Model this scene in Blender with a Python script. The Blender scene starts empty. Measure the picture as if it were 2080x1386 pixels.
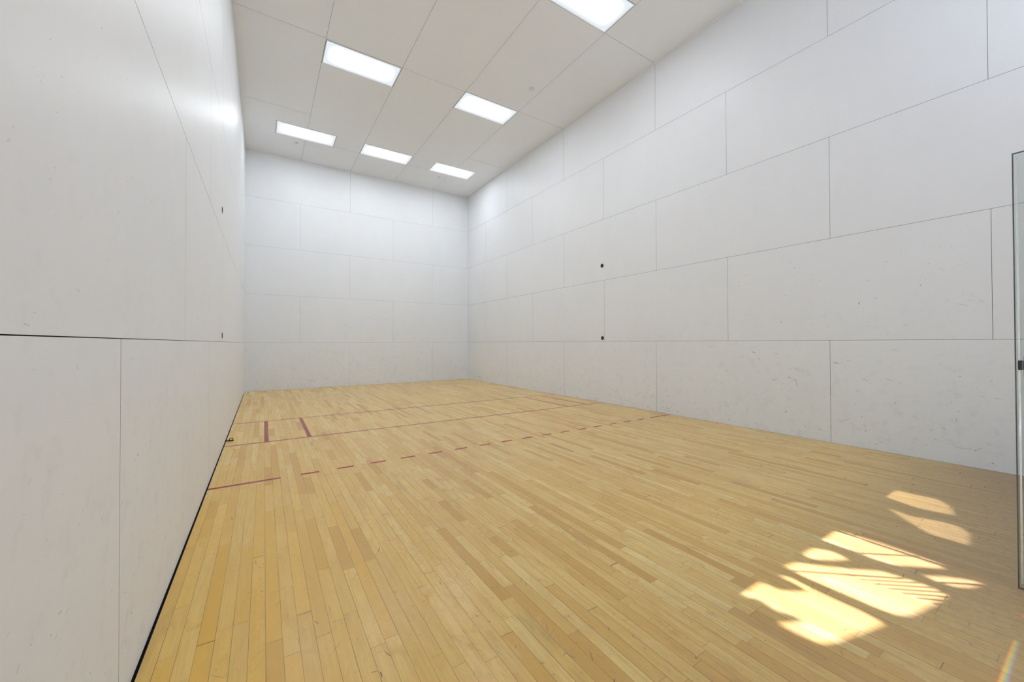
import bpy, math, random
from mathutils import Vector
FT = 0.3048
W, F, H = 20*FT, 40*FT, 6.045          # court width (x), length (y), ceiling height
scene = bpy.context.scene
C = bpy.data.collections.new('court'); scene.collection.children.link(C)
rng = random.Random(7)

# ------------------------------------------------------------------ node maths
LAMP, HIDW, SUNW, SKYW, RAINBOW, EXPO = 34.0, 29.0, 12.5, 2.2, 24.0, 0.21
LCOL = (0.905, 0.966, 1.035)
RM= [(3.47, 2.001, 3.433, 1.985, 0.0085, 0.5), (3.38, 2.14, 3.354, 2.129, 0.0112, 0.25), (2.785, 2.146, 2.752, 2.133, 0.0064, 0.45), (2.887, 1.812, 2.847, 1.8, 0.0065, 0.4), (3.378, 1.6, 3.334, 1.583, 0.0084, 0.4), (2.938, 1.465, 2.907, 1.458, 0.0091, 0.75), (3.911, 1.122, 3.876, 1.119, 0.0106, 0.5), (3.29, 1.067, 3.242, 1.046, 0.0097, 0.7), (3.213, 0.976, 3.184, 0.966, 0.0095, 0.6), (2.784, 0.873, 2.752, 0.852, 0.0076, 0.3), (3.656, 0.801, 3.628, 0.759, 0.0146, 0.18), (2.85, 0.751, 2.816, 0.74, 0.0116, 0.3), (2.785, 0.736, 2.756, 0.694, 0.0114, 0.3), (2.419, 0.955, 2.338, 0.952, 0.0036, 0.1), (2.505, 1.502, 2.424, 1.527, 0.0048, 0.2), (3.444, 0.989, 3.403, 0.981, 0.0113, 0.15), (2.998, 1.049, 2.963, 1.047, 0.0105, 0.2), (4.583, 2.076, 4.536, 2.062, 0.015, 0.15), (3.58, 2.252, 3.559, 2.246, 0.013, 0.15), (3.321, 2.013, 3.299, 1.997, 0.0097, 0.15), (3.738, 1.66, 3.73, 1.608, 0.0118, 0.15), (3.036, 0.704, 3.001, 0.693, 0.0093, 0.25), (2.826, 2.232, 2.793, 2.216, 0.0077, 0.2), (2.612, 1.978, 2.571, 1.96, 0.0074, 0.15), (2.51, 1.951, 2.49, 1.945, 0.0073, 0.2), (4.354, 2.004, 4.319, 1.994, 0.0145, 0.12), (2.717, 2.118, 2.728, 2.114, 0.0063, 0.15), (3.475, 2.282, 3.447, 2.278, 0.0128, 0.12), (3.248, 1.434, 3.222, 1.426, 0.011, 0.15), (2.596, 1.415, 2.575, 1.408, 0.0074, 0.2), (1.791, 2.177, 1.781, 2.162, 0.0074, 0.25), (1.906, 2.072, 1.888, 2.064, 0.0065, 0.45), (1.591, 1.999, 1.57, 1.99, 0.0122, 0.3), (1.511, 1.94, 1.498, 1.926, 0.006, 0.3), (1.488, 1.918, 1.469, 1.901, 0.005, 0.3), (2.069, 1.897, 2.043, 1.875, 0.0078, 0.35), (2.135, 1.779, 2.104, 1.775, 0.0045, 0.3), (2.0, 1.697, 1.981, 1.673, 0.0088, 0.45), (2.134, 1.656, 2.131, 1.62, 0.0102, 0.95), (2.098, 1.586, 2.099, 1.507, 0.0034, 0.3), (1.613, 1.848, 1.606, 1.839, 0.0071, 0.6), (1.65, 1.785, 1.635, 1.778, 0.0092, 0.75), (1.356, 1.673, 1.352, 1.658, 0.0096, 0.25), (1.309, 1.658, 1.296, 1.648, 0.0095, 0.25), (1.471, 1.618, 1.449, 1.603, 0.0059, 0.2), (1.652, 1.514, 1.623, 1.51, 0.0041, 0.4), (1.764, 1.376, 1.747, 1.37, 0.0095, 0.3), (2.065, 1.376, 2.048, 1.372, 0.0056, 0.25), (1.389, 1.959, 1.364, 1.945, 0.0039, 0.3), (1.338, 1.958, 1.325, 1.952, 0.0048, 0.3), (1.866, 1.111, 1.818, 1.109, 0.0054, 0.5), (1.835, 1.128, 1.818, 1.125, 0.0032, 0.2), (2.258, 0.99, 2.217, 0.977, 0.0058, 0.4), (2.368, 0.959, 2.325, 0.94, 0.0094, 0.9), (1.506, 1.074, 1.494, 1.069, 0.006, 0.35), (1.489, 1.063, 1.453, 1.039, 0.003, 0.2), (2.133, 0.899, 2.112, 0.898, 0.0045, 0.3), (2.113, 0.779, 2.09, 0.771, 0.009, 0.6), (2.084, 0.767, 2.064, 0.756, 0.0089, 0.6), (2.053, 0.743, 2.041, 0.738, 0.01, 0.3), (1.427, 0.903, 1.414, 0.899, 0.0059, 0.3), (1.391, 0.862, 1.37, 0.858, 0.0087, 0.6), (1.526, 0.977, 1.51, 0.973, 0.008, 0.2), (2.352, 0.805, 2.343, 0.793, 0.0141, 0.15), (1.885, 0.789, 1.862, 0.78, 0.0075, 0.2), (1.19, 0.83, 1.183, 0.829, 0.0065, 0.25), (1.035, 1.09, 1.014, 1.086, 0.008, 0.85), (1.053, 0.945, 1.025, 0.943, 0.0027, 0.3), (1.261, 1.592, 1.213, 1.573, 0.0075, 0.1), (1.399, 1.571, 1.323, 1.545, 0.0136, 0.1), (1.347, 1.6, 1.285, 1.591, 0.0058, 0.12), (2.36, 2.108, 2.351, 2.103, 0.0095, 0.3), (1.506, 2.159, 1.499, 2.153, 0.006, 0.3), (1.433, 2.141, 1.42, 2.135, 0.0059, 0.3), (1.172, 1.533, 1.166, 1.53, 0.0037, 0.8), (2.903, 0.286, 2.865, 0.306, 0.0086, 0.85), (2.839, 0.862, 2.81, 0.851, 0.0098, 0.3), (3.654, 0.782, 3.634, 0.767, 0.0125, 0.25), (3.233, 0.801, 3.187, 0.8, 0.0065, 0.2), (3.039, 0.706, 2.988, 0.691, 0.0076, 0.35), (2.977, 0.676, 2.894, 0.662, 0.005, 0.25), (2.856, 0.745, 2.813, 0.736, 0.0147, 0.25), (2.803, 0.73, 2.766, 0.703, 0.0097, 0.35), (2.766, 0.703, 2.746, 0.621, 0.0096, 0.2), (2.93, 0.603, 2.922, 0.579, 0.0099, 0.3), (2.868, 0.578, 2.838, 0.563, 0.0073, 0.3), (3.686, 0.307, 3.624, 0.313, 0.0111, 0.35), (3.516, 0.323, 3.5, 0.307, 0.0136, 0.35), (4.623, 0.297, 4.592, 0.293, 0.0127, 0.2), (4.642, 0.095, 4.601, 0.094, 0.0143, 0.6), (4.734, 0.088, 4.715, 0.085, 0.0129, 0.45), (4.448, 0.067, 4.431, 0.063, 0.0139, 0.75), (5.074, 0.058, 4.983, 0.067, 0.0067, 0.45), (4.024, 0.103, 3.986, 0.087, 0.0117, 0.35), (3.55, 0.168, 3.517, 0.183, 0.0109, 0.35), (3.626, 0.067, 3.612, 0.063, 0.0124, 0.7), (3.545, 0.056, 3.518, 0.058, 0.0095, 0.4), (3.201, 0.26, 3.171, 0.284, 0.0078, 0.25), (3.866, 0.177, 3.822, 0.181, 0.0114, 0.25), (4.156, 0.239, 4.124, 0.233, 0.0134, 0.25), (2.953, 0.229, 2.942, 0.22, 0.0112, 0.25), (3.275, 0.08, 3.226, 0.082, 0.0118, 0.2), (2.819, 0.068, 2.806, 0.061, 0.0097, 0.7), (2.535, 0.139, 2.488, 0.13, 0.0162, 0.4), (2.673, 0.149, 2.663, 0.145, 0.0142, 0.25), (2.431, 0.198, 2.395, 0.184, 0.0068, 0.3), (2.47, 0.539, 2.466, 0.536, 0.0114, 0.2), (2.594, 0.717, 2.579, 0.714, 0.0105, 0.3), (3.391, 0.452, 3.366, 0.435, 0.0067, 0.2), (3.187, 0.475, 3.046, 0.592, 0.009, 0.1), (5.103, 0.259, 5.089, 0.218, 0.0135, 0.3), (4.963, 0.208, 4.943, 0.201, 0.0132, 0.3), (4.513, 0.63, 4.469, 0.656, 0.0109, 0.15), (4.602, 0.592, 4.575, 0.586, 0.0126, 0.2), (3.74, 0.637, 3.733, 0.632, 0.0126, 0.15), (5.031, 0.425, 5.001, 0.423, 0.0133, 0.2), (2.171, 0.639, 2.146, 0.64, 0.0068, 0.45), (1.856, 0.54, 1.836, 0.539, 0.0075, 0.9), (1.814, 0.762, 1.796, 0.75, 0.0074, 0.3), (1.781, 0.741, 1.77, 0.74, 0.0063, 0.25), (1.921, 0.796, 1.877, 0.784, 0.0065, 0.25), (1.756, 0.624, 1.733, 0.624, 0.0042, 0.25), (2.32, 0.26, 2.223, 0.314, 0.0093, 0.35), (2.129, 0.355, 2.112, 0.354, 0.0113, 0.45), (2.101, 0.189, 2.081, 0.212, 0.0101, 0.65), (2.089, 0.275, 2.086, 0.214, 0.0045, 0.25), (2.104, 0.289, 2.103, 0.216, 0.0045, 0.2), (2.166, 0.193, 2.122, 0.219, 0.0068, 0.2), (2.011, 0.064, 1.995, 0.064, 0.0099, 0.85), (1.492, 0.35, 1.484, 0.322, 0.0138, 0.3), (1.588, 0.292, 1.567, 0.311, 0.0101, 0.25), (1.565, 0.221, 1.541, 0.201, 0.008, 0.25), (1.48, 0.224, 1.434, 0.226, 0.0069, 0.3), (1.299, 0.156, 1.28, 0.177, 0.0066, 0.75), (1.28, 0.177, 1.252, 0.188, 0.0066, 0.55), (1.418, 0.164, 1.304, 0.168, 0.0097, 0.2), (1.194, 0.069, 1.18, 0.07, 0.0102, 0.9), (1.257, 0.683, 1.224, 0.676, 0.0056, 0.4), (1.174, 0.675, 1.128, 0.666, 0.0074, 0.2), (1.374, 0.776, 1.342, 0.769, 0.0039, 0.3), (1.28, 0.756, 1.271, 0.753, 0.0076, 0.2), (1.473, 0.58, 1.463, 0.579, 0.0079, 0.3), (1.447, 0.599, 1.439, 0.596, 0.0078, 0.25), (1.396, 0.532, 1.393, 0.508, 0.0078, 0.25), (1.41, 0.457, 1.407, 0.419, 0.0087, 0.25), (1.424, 0.903, 1.414, 0.901, 0.0059, 0.3), (1.719, 0.573, 1.704, 0.573, 0.0052, 0.3), (1.756, 0.527, 1.747, 0.525, 0.0063, 0.3), (1.803, 0.436, 1.764, 0.457, 0.0053, 0.15), (1.196, 0.829, 1.181, 0.827, 0.0056, 0.25), (1.225, 0.25, 1.184, 0.236, 0.0065, 0.2), (1.715, 0.144, 1.7, 0.152, 0.0104, 0.25), (1.771, 0.137, 1.76, 0.136, 0.0105, 0.25), (1.625, 0.145, 1.607, 0.145, 0.0102, 0.2), (1.98, 0.097, 1.947, 0.1, 0.0087, 0.25), (2.353, 0.176, 2.334, 0.177, 0.0047, 0.35), (2.444, 0.189, 2.406, 0.174, 0.006, 0.3), (1.332, 0.551, 1.283, 0.492, 0.0038, 0.12), (1.736, 0.306, 1.655, 0.328, 0.0052, 0.1), (2.034, 0.583, 2.024, 0.582, 0.0066, 0.2), (2.177, 0.498, 2.17, 0.476, 0.0091, 0.2), (2.358, 0.122, 2.353, 0.118, 0.0118, 0.25), (2.16, 0.863, 2.134, 0.859, 0.0057, 0.15), (1.374, 0.786, 1.372, 0.784, 0.0039, 0.1), (1.048, 0.859, 1.021, 0.854, 0.0045, 0.3), (1.046, 0.748, 1.027, 0.747, 0.0054, 0.35), (1.058, 0.384, 1.012, 0.384, 0.0036, 0.25), (11.746, 0.141, 11.68, 0.125, 0.0244, 0.4), (11.484, 0.13, 11.262, 0.14, 0.0239, 0.5), (10.083, 0.442, 10.047, 0.423, 0.0217, 0.3), (8.757, 0.376, 8.714, 0.362, 0.0195, 0.3), (8.864, 0.315, 8.843, 0.301, 0.0196, 0.2), (8.467, 0.083, 8.415, 0.076, 0.0237, 0.5), (8.975, 0.059, 8.888, 0.062, 0.0149, 0.4), (9.506, 0.009, 9.41, 0.013, 0.0155, 0.3), (6.892, 0.028, 6.847, 0.021, 0.0205, 0.65), (6.335, 0.058, 6.268, 0.062, 0.0116, 0.6), (5.67, 0.124, 5.624, 0.103, 0.0144, 0.45), (5.671, 0.04, 5.601, 0.045, 0.0072, 0.55), (5.063, 0.059, 4.993, 0.065, 0.01, 0.55), (5.26, 0.063, 5.239, 0.059, 0.0137, 0.5), (5.082, 0.254, 5.076, 0.213, 0.0101, 0.3), (5.031, 0.427, 5.001, 0.416, 0.0133, 0.25), (5.726, 0.565, 5.679, 0.561, 0.0145, 0.25), (7.208, 1.95, 7.144, 1.935, 0.0212, 0.12), (7.843, 1.884, 7.825, 1.845, 0.018, 0.15), (5.125, 1.457, 5.108, 1.445, 0.0152, 0.2), (8.363, 0.751, 8.284, 0.749, 0.0235, 0.12), (7.76, 0.64, 7.671, 0.634, 0.0223, 0.12), (5.027, 0.894, 5.003, 0.885, 0.0134, 0.2), (5.476, 0.121, 5.454, 0.11, 0.0176, 0.3), (5.301, 0.247, 5.237, 0.243, 0.0138, 0.2), (7.692, 0.068, 7.639, 0.06, 0.0221, 0.35), (7.798, 0.113, 7.745, 0.107, 0.0224, 0.3), (8.306, 0.243, 8.267, 0.237, 0.0187, 0.2)]
LM= [(1.798, 1.865, 1.806, 1.87, 0.0023, 0.3), (2.11, 2.106, 2.124, 2.112, 0.0042, 0.25), (2.073, 2.003, 2.084, 1.996, 0.0023, 0.25), (1.746, 1.757, 1.753, 1.756, 0.002, 0.2), (1.758, 1.754, 1.768, 1.75, 0.0027, 0.3), (1.77, 1.773, 1.785, 1.772, 0.002, 0.15), (1.73, 1.763, 1.738, 1.766, 0.003, 0.15), (1.854, 1.815, 1.866, 1.821, 0.0024, 0.2), (2.362, 2.11, 2.366, 2.099, 0.0029, 0.35), (2.46, 2.202, 2.471, 2.197, 0.0023, 0.2), (1.835, 1.722, 1.844, 1.731, 0.0031, 0.4), (2.3, 2.176, 2.312, 2.18, 0.0035, 0.15), (1.864, 1.703, 1.869, 1.703, 0.0029, 0.12), (1.658, 1.609, 1.661, 1.606, 0.0059, 0.08), (1.637, 1.57, 1.649, 1.583, 0.0048, 0.06), (1.828, 1.598, 1.834, 1.596, 0.0028, 0.5), (1.801, 1.558, 1.812, 1.567, 0.0044, 0.15), (2.05, 1.609, 2.056, 1.607, 0.0035, 0.2), (2.268, 1.609, 2.275, 1.621, 0.0037, 0.5), (2.273, 1.621, 2.294, 1.631, 0.0024, 0.35), (2.353, 1.71, 2.357, 1.718, 0.0026, 0.3), (2.699, 1.788, 2.725, 1.794, 0.0047, 0.5), (1.969, 1.524, 1.978, 1.525, 0.0032, 0.2), (1.827, 1.488, 1.841, 1.491, 0.0014, 0.15), (2.757, 1.601, 2.766, 1.597, 0.0049, 0.25), (2.185, 1.457, 2.192, 1.454, 0.0038, 0.25), (1.701, 1.242, 1.713, 1.24, 0.0022, 0.6), (1.713, 1.241, 1.726, 1.238, 0.0018, 0.45), (1.694, 1.247, 1.701, 1.245, 0.002, 0.15), (1.736, 1.266, 1.753, 1.266, 0.0023, 0.3), (2.888, 1.51, 2.901, 1.509, 0.0046, 0.3), (3.211, 1.721, 3.263, 1.76, 0.0053, 0.12), (3.499, 1.828, 3.525, 1.825, 0.006, 0.15), (1.733, 1.353, 1.741, 1.353, 0.0021, 0.1), (2.224, 1.604, 2.229, 1.603, 0.0032, 0.15), (1.723, 0.923, 1.739, 0.931, 0.0027, 0.3), (2.142, 0.691, 2.152, 0.698, 0.005, 0.25), (1.976, 0.742, 1.985, 0.745, 0.0044, 0.3), (1.996, 0.765, 2.005, 0.775, 0.0022, 0.2), (1.865, 0.582, 1.883, 0.58, 0.0055, 0.25), (1.899, 0.559, 1.924, 0.566, 0.0029, 0.2), (1.829, 0.563, 1.831, 0.554, 0.0031, 0.55), (1.744, 0.608, 1.749, 0.605, 0.0028, 0.4), (1.65, 0.667, 1.665, 0.67, 0.0025, 0.15), (1.882, 0.852, 1.888, 0.848, 0.0028, 0.35), (1.741, 0.596, 1.745, 0.591, 0.0028, 0.25), (2.492, 0.774, 2.501, 0.782, 0.0057, 0.35), (2.524, 0.79, 2.538, 0.783, 0.0058, 0.35), (2.328, 0.663, 2.35, 0.681, 0.0034, 0.25), (2.062, 0.311, 2.072, 0.302, 0.0042, 0.2), (2.521, 0.136, 2.53, 0.126, 0.0051, 0.4), (2.233, 0.439, 2.246, 0.438, 0.0043, 0.2), (1.805, 0.778, 1.81, 0.774, 0.003, 0.3), (1.817, 0.765, 1.822, 0.761, 0.003, 0.25), (1.84, 0.652, 1.846, 0.653, 0.0039, 0.15), (1.705, 0.871, 1.715, 0.865, 0.003, 0.15), (2.335, 0.176, 2.35, 0.174, 0.0046, 0.2), (2.445, 0.247, 2.467, 0.237, 0.0061, 0.2), (2.386, 0.17, 2.426, 0.174, 0.0041, 0.15), (2.641, 1.176, 2.652, 1.178, 0.0039, 0.3), (2.516, 1.109, 2.546, 1.11, 0.0022, 0.2), (2.614, 0.921, 2.621, 0.926, 0.0038, 0.35), (2.517, 0.789, 2.534, 0.787, 0.0063, 0.3), (2.482, 0.775, 2.488, 0.782, 0.0035, 0.25), (3.012, 0.91, 3.031, 0.906, 0.0046, 0.2), (2.812, 0.931, 2.825, 0.925, 0.0042, 0.2), (2.993, 0.636, 3.012, 0.628, 0.0046, 0.25), (4.095, 0.467, 4.144, 0.453, 0.0069, 0.2), (3.276, 0.711, 3.31, 0.72, 0.0039, 0.15), (2.806, 0.789, 2.824, 0.796, 0.0032, 0.2), (2.705, 0.8, 2.725, 0.798, 0.004, 0.2), (4.105, 0.206, 4.135, 0.205, 0.0069, 0.25), (5.03, 0.173, 5.079, 0.183, 0.0067, 0.3), (3.282, 0.49, 3.317, 0.49, 0.0039, 0.15), (3.506, 0.443, 3.547, 0.442, 0.0043, 0.15), (4.232, 0.136, 4.367, 0.117, 0.009, 0.15), (16.965, 0.386, 17.895, 0.316, 0.0341, 0.2)]
FM= [(0.949, 2.85, 0.974, 2.905, 0.006, 0.8), (0.812, 2.901, 0.828, 2.969, 0.003, 0.8), (1.232, 3.653, 1.223, 3.558, 0.006, 0.7), (0.727, 2.031, 0.748, 2.024, 0.005, 0.9), (0.756, 2.018, 0.756, 1.988, 0.007, 0.95), (0.965, 2.313, 0.97, 2.285, 0.004, 0.7), (0.794, 2.108, 0.809, 2.066, 0.005, 0.8), (1.251, 2.432, 1.23, 2.381, 0.003, 0.7), (1.145, 2.414, 1.138, 2.374, 0.004, 0.6), (1.501, 2.161, 1.487, 2.133, 0.004, 0.8), (1.726, 2.015, 1.732, 1.982, 0.004, 0.8), (1.217, 2.03, 1.218, 2.018, 0.009, 0.9), (1.532, 1.877, 1.521, 1.853, 0.003, 0.7), (1.466, 1.673, 1.445, 1.631, 0.004, 0.8), (1.622, 1.724, 1.61, 1.701, 0.005, 0.7), (1.442, 1.525, 1.454, 1.532, 0.006, 0.8), (1.666, 1.635, 1.667, 1.628, 0.008, 0.8), (1.366, 1.711, 1.38, 1.716, 0.006, 0.6), (1.281, 1.667, 1.281, 1.659, 0.006, 0.7), (1.365, 1.617, 1.368, 1.611, 0.008, 0.6), (1.159, 1.876, 1.173, 1.836, 0.003, 0.6), (1.106, 1.919, 1.117, 1.851, 0.003, 0.4), (1.059, 1.946, 1.15, 1.873, 0.002, 0.4), (1.337, 2.223, 1.341, 2.214, 0.008, 0.8), (1.511, 1.939, 1.51, 1.927, 0.008, 0.6), (1.452, 1.738, 1.455, 1.732, 0.008, 0.6), (1.186, 2.101, 1.191, 2.074, 0.008, 0.6), (1.188, 3.1, 1.184, 3.052, 0.004, 0.7), (1.912, 1.98, 1.899, 1.964, 0.004, 0.7), (1.989, 2.217, 1.981, 2.202, 0.006, 0.7), (2.034, 2.109, 2.032, 2.101, 0.008, 0.9), (1.806, 2.483, 1.849, 2.478, 0.002, 0.6), (2.122, 3.1, 2.186, 3.084, 0.003, 0.6), (1.094, 2.05, 1.108, 2.005, 0.002, 0.5), (0.93, 2.451, 0.932, 2.436, 0.01, 0.5), (2.544, 2.615, 2.588, 2.587, 0.012, 0.35), (2.971, 1.205, 2.961, 1.2, 0.006, 0.9), (2.624, 1.334, 2.609, 1.325, 0.004, 0.9), (2.697, 1.383, 2.674, 1.37, 0.004, 0.8), (2.851, 1.722, 2.834, 1.707, 0.005, 0.8), (1.938, 1.55, 1.946, 1.548, 0.008, 0.9), (1.786, 1.435, 1.78, 1.425, 0.006, 0.8), (2.069, 1.476, 2.068, 1.472, 0.008, 0.8), (3.838, 1.339, 3.879, 1.339, 0.008, 0.8), (3.139, 1.152, 3.184, 1.16, 0.003, 0.8), (4.058, 1.018, 4.101, 1.021, 0.005, 0.7), (4.286, 0.977, 4.276, 0.974, 0.008, 0.9), (2.097, 1.33, 2.097, 1.327, 0.008, 0.9), (2.94, 0.908, 2.907, 0.901, 0.003, 0.8), (3.648, 2.14, 3.647, 2.11, 0.012, 0.6), (3.483, 1.785, 3.519, 1.746, 0.02, 0.2), (3.558, 1.649, 3.566, 1.629, 0.008, 0.5), (3.668, 1.248, 3.654, 1.241, 0.005, 0.8), (3.637, 2.147, 3.644, 2.127, 0.008, 0.6), (3.5, 2.317, 3.5, 2.284, 0.004, 0.6), (0.122, 4.349, 0.159, 4.285, 0.007, 0.4), (0.207, 4.203, 0.223, 4.213, 0.007, 0.6), (0.236, 4.073, 0.265, 4.029, 0.003, 0.5), (0.21, 3.87, 0.22, 3.802, 0.005, 0.5), (0.301, 3.375, 0.324, 3.372, 0.006, 0.4), (0.741, 3.51, 0.758, 3.546, 0.005, 0.6), (0.445, 3.354, 0.457, 3.274, 0.03, 0.15), (0.525, 3.405, 0.526, 3.326, 0.03, 0.15), (0.65, 2.515, 0.647, 2.437, 0.01, 0.35), (0.586, 2.439, 0.596, 2.408, 0.012, 0.5), (0.512, 2.369, 0.518, 2.322, 0.015, 0.3), (0.507, 2.749, 0.519, 2.765, 0.004, 0.7), (0.386, 2.812, 0.397, 2.789, 0.006, 0.5), (0.245, 2.358, 0.255, 2.352, 0.004, 0.7), (0.237, 2.333, 0.282, 2.293, 0.003, 0.6), (0.24, 2.65, 0.247, 2.643, 0.004, 0.6), (0.534, 2.406, 0.577, 2.39, 0.003, 0.4), (0.528, 2.514, 0.582, 2.505, 0.003, 0.5), (0.64, 2.385, 0.691, 2.383, 0.004, 0.5), (0.232, 3.927, 0.235, 3.906, 0.006, 0.6), (0.296, 4.045, 0.302, 4.026, 0.007, 0.7), (0.372, 2.306, 0.375, 2.301, 0.005, 0.7), (0.382, 2.854, 0.406, 2.888, 0.012, 0.15)]
FW= [(0.252, 0.22, 0.283, 0.212, 0.02, 0.5), (1.413, 0.192, 1.472, 0.183, 0.02, 0.25), (1.543, 0.185, 1.578, 0.177, 0.02, 0.3), (0.914, 0.08, 0.947, 0.071, 0.02, 0.25), (2.053, 0.076, 2.09, 0.067, 0.02, 0.2), (3.206, 0.078, 3.262, 0.068, 0.02, 0.4), (4.238, -0.025, 4.284, -0.035, 0.02, 0.35), (2.629, 0.041, 2.669, 0.032, 0.02, 0.25), (1.184, 1.996, 1.276, 1.993, 0.02, 0.05), (1.658, 1.828, 1.743, 1.823, 0.02, 0.1), (3.424, 1.894, 3.466, 1.888, 0.02, 0.2), (3.353, 0.229, 3.396, 0.22, 0.02, 0.2), (2.178, 0.259, 2.216, 0.25, 0.02, 0.2), (4.377, 0.694, 4.455, 0.684, 0.02, 0.12), (0.118, 0.607, 0.148, 0.6, 0.02, 0.2), (0.641, 0.11, 0.673, 0.101, 0.02, 0.15), (5.116, -0.029, 5.166, -0.04, 0.02, 0.3), (1.195, 0.075, 1.229, 0.066, 0.02, 0.2), (2.902, 1.935, 3.011, 1.931, 0.02, 0.06), (2.239, 1.707, 2.354, 1.703, 0.02, 0.05)]
SP= {'P1': [(4.504, 1.643), (4.515, 1.576), (4.699, 1.545), (4.705, 1.406), (4.725, 1.29), (4.593, 1.204), (4.418, 1.163), (4.38, 1.278), (4.38, 1.376), (4.461, 1.553)], 'P2': [(4.199, 1.476), (4.15, 1.337), (4.203, 1.202), (4.193, 1.101), (4.101, 1.049), (3.89, 1.027), (3.897, 1.111), (3.897, 1.205), (4.046, 1.346)], 'P3': [(3.25, 1.535), (3.473, 1.53), (3.488, 1.466), (3.514, 1.337), (3.496, 1.17), (3.474, 1.045), (3.419, 1.059), (3.33, 1.137), (3.25, 1.207), (3.238, 1.288), (3.248, 1.36)], 'P4': [(2.964, 1.524), (3.027, 1.528), (3.095, 1.521), (3.134, 1.465), (3.135, 1.413), (3.113, 1.36), (3.033, 1.402), (2.948, 1.476)], 'P5': [(2.749, 1.528), (2.834, 1.513), (3.011, 1.327), (3.12, 1.239), (3.137, 1.169), (3.152, 1.058), (3.124, 0.99), (2.97, 1.01), (2.776, 1.049), (2.737, 1.086), (2.729, 1.153), (2.73, 1.245), (2.73, 1.338), (2.731, 1.44)], 'P6': [(3.25, 1.104), (3.322, 1.054), (3.382, 0.986), (3.419, 0.915), (3.295, 0.943), (3.248, 0.988), (3.232, 1.044)], 'P7': [(2.282, 1.532), (2.483, 1.533), (2.499, 1.503), (2.493, 1.455), (2.581, 1.384), (2.615, 1.383), (2.628, 1.443), (2.63, 1.509), (2.66, 1.47), (2.643, 1.38), (2.638, 1.277), (2.639, 1.173), (2.624, 1.095), (2.57, 1.103), (2.456, 1.134), (2.31, 1.172), (2.262, 1.198), (2.252, 1.26), (2.245, 1.352), (2.308, 1.317), (2.362, 1.293), (2.352, 1.353), (2.328, 1.375), (2.349, 1.471)]}
CABLES= [[(3.249, 1.353), (3.48, 1.166)], [(2.734, 1.485), (3.123, 1.154)], [(3.238, 1.04), (3.39, 0.919)]]
class V:
    """a socket (or number) with operators, so masks read as formulas"""
    def __init__(s, nt, k): s.nt, s.k = nt, k
    def _m(s, op, *a):
        n = s.nt.nodes.new('ShaderNodeMath'); n.operation = op
        for i, x in enumerate((s,)+a):
            x = x.k if isinstance(x, V) else x
            if isinstance(x, (int, float)): n.inputs[i].default_value = x
            else: s.nt.links.new(x, n.inputs[i])
        return V(s.nt, n.outputs[0])
    def __add__(s, o): return s._m('ADD', o)
    __radd__ = __add__
    def __sub__(s, o): return s._m('SUBTRACT', o)
    def __rsub__(s, o): return V(s.nt, o)._m('SUBTRACT', s)
    def __mul__(s, o): return s._m('MULTIPLY', o)
    __rmul__ = __mul__
    def __truediv__(s, o): return s._m('DIVIDE', o)
    def floor(s): return s._m('FLOOR')
    def fract(s): return s._m('FRACT')
    def abs(s): return s._m('ABSOLUTE')
    def sin(s): return s._m('SINE')
    def lt(s, o): return s._m('LESS_THAN', o)
    def gt(s, o): return s._m('GREATER_THAN', o)
    def min(s, o): return s._m('MINIMUM', o)
    def max(s, o): return s._m('MAXIMUM', o)
    def pow(s, o): return s._m('POWER', o)
    def map(s, a, b, c=0.0, d=1.0, smooth=True):
        n = s.nt.nodes.new('ShaderNodeMapRange')
        n.interpolation_type = 'SMOOTHSTEP' if smooth else 'LINEAR'
        s.nt.links.new(s.k, n.inputs['Value'])
        for nm, v in (('From Min', a), ('From Max', b), ('To Min', c), ('To Max', d)): n.inputs[nm].default_value = v
        return V(s.nt, n.outputs[0])

def new_mat(name):
    m = bpy.data.materials.new(name); m.use_nodes = True
    nt = m.node_tree; b = nt.nodes['Principled BSDF']
    return m, nt, b

def simple(name, col, rough=0.5, metal=0.0, spec=0.5, alpha=1.0):
    m, nt, b = new_mat(name)
    b.inputs['Base Color'].default_value = (*col, 1)
    b.inputs['Roughness'].default_value = rough
    b.inputs['Metallic'].default_value = metal
    b.inputs['Specular IOR Level'].default_value = spec
    b.inputs['Alpha'].default_value = alpha
    return m

def coords(nt, kind='Object'):
    tc = nt.nodes.new('ShaderNodeTexCoord'); sp = nt.nodes.new('ShaderNodeSeparateXYZ')
    nt.links.new(tc.outputs[kind], sp.inputs[0])
    return V(nt, sp.outputs[0]), V(nt, sp.outputs[1]), V(nt, sp.outputs[2])

def vec(nt, x, y, z=0.0):
    n = nt.nodes.new('ShaderNodeCombineXYZ')
    for i, a in enumerate((x, y, z)):
        if isinstance(a, V): nt.links.new(a.k, n.inputs[i])
        else: n.inputs[i].default_value = a
    return n.outputs[0]

def noise(nt, v, scale=1.0, detail=3.0, rough=0.5, dist=0.0):
    n = nt.nodes.new('ShaderNodeTexNoise')
    nt.links.new(v, n.inputs['Vector']); n.inputs['Scale'].default_value = scale
    n.inputs['Detail'].default_value = detail; n.inputs['Roughness'].default_value = rough
    n.inputs['Distortion'].default_value = dist
    return V(nt, n.outputs['Fac'])

def white(nt, v):
    n = nt.nodes.new('ShaderNodeTexWhiteNoise'); n.noise_dimensions = '2D'
    nt.links.new(v, n.inputs['Vector'])
    return V(nt, n.outputs['Value'])

def ramp(nt, fac, stops):
    n = nt.nodes.new('ShaderNodeValToRGB'); e = n.color_ramp.elements
    while len(e) < len(stops): e.new(0.5)
    for q, (p, c) in zip(e, stops): q.position = p; q.color = (*c, 1)
    nt.links.new(fac.k, n.inputs[0]); return n.outputs[0]

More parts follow.
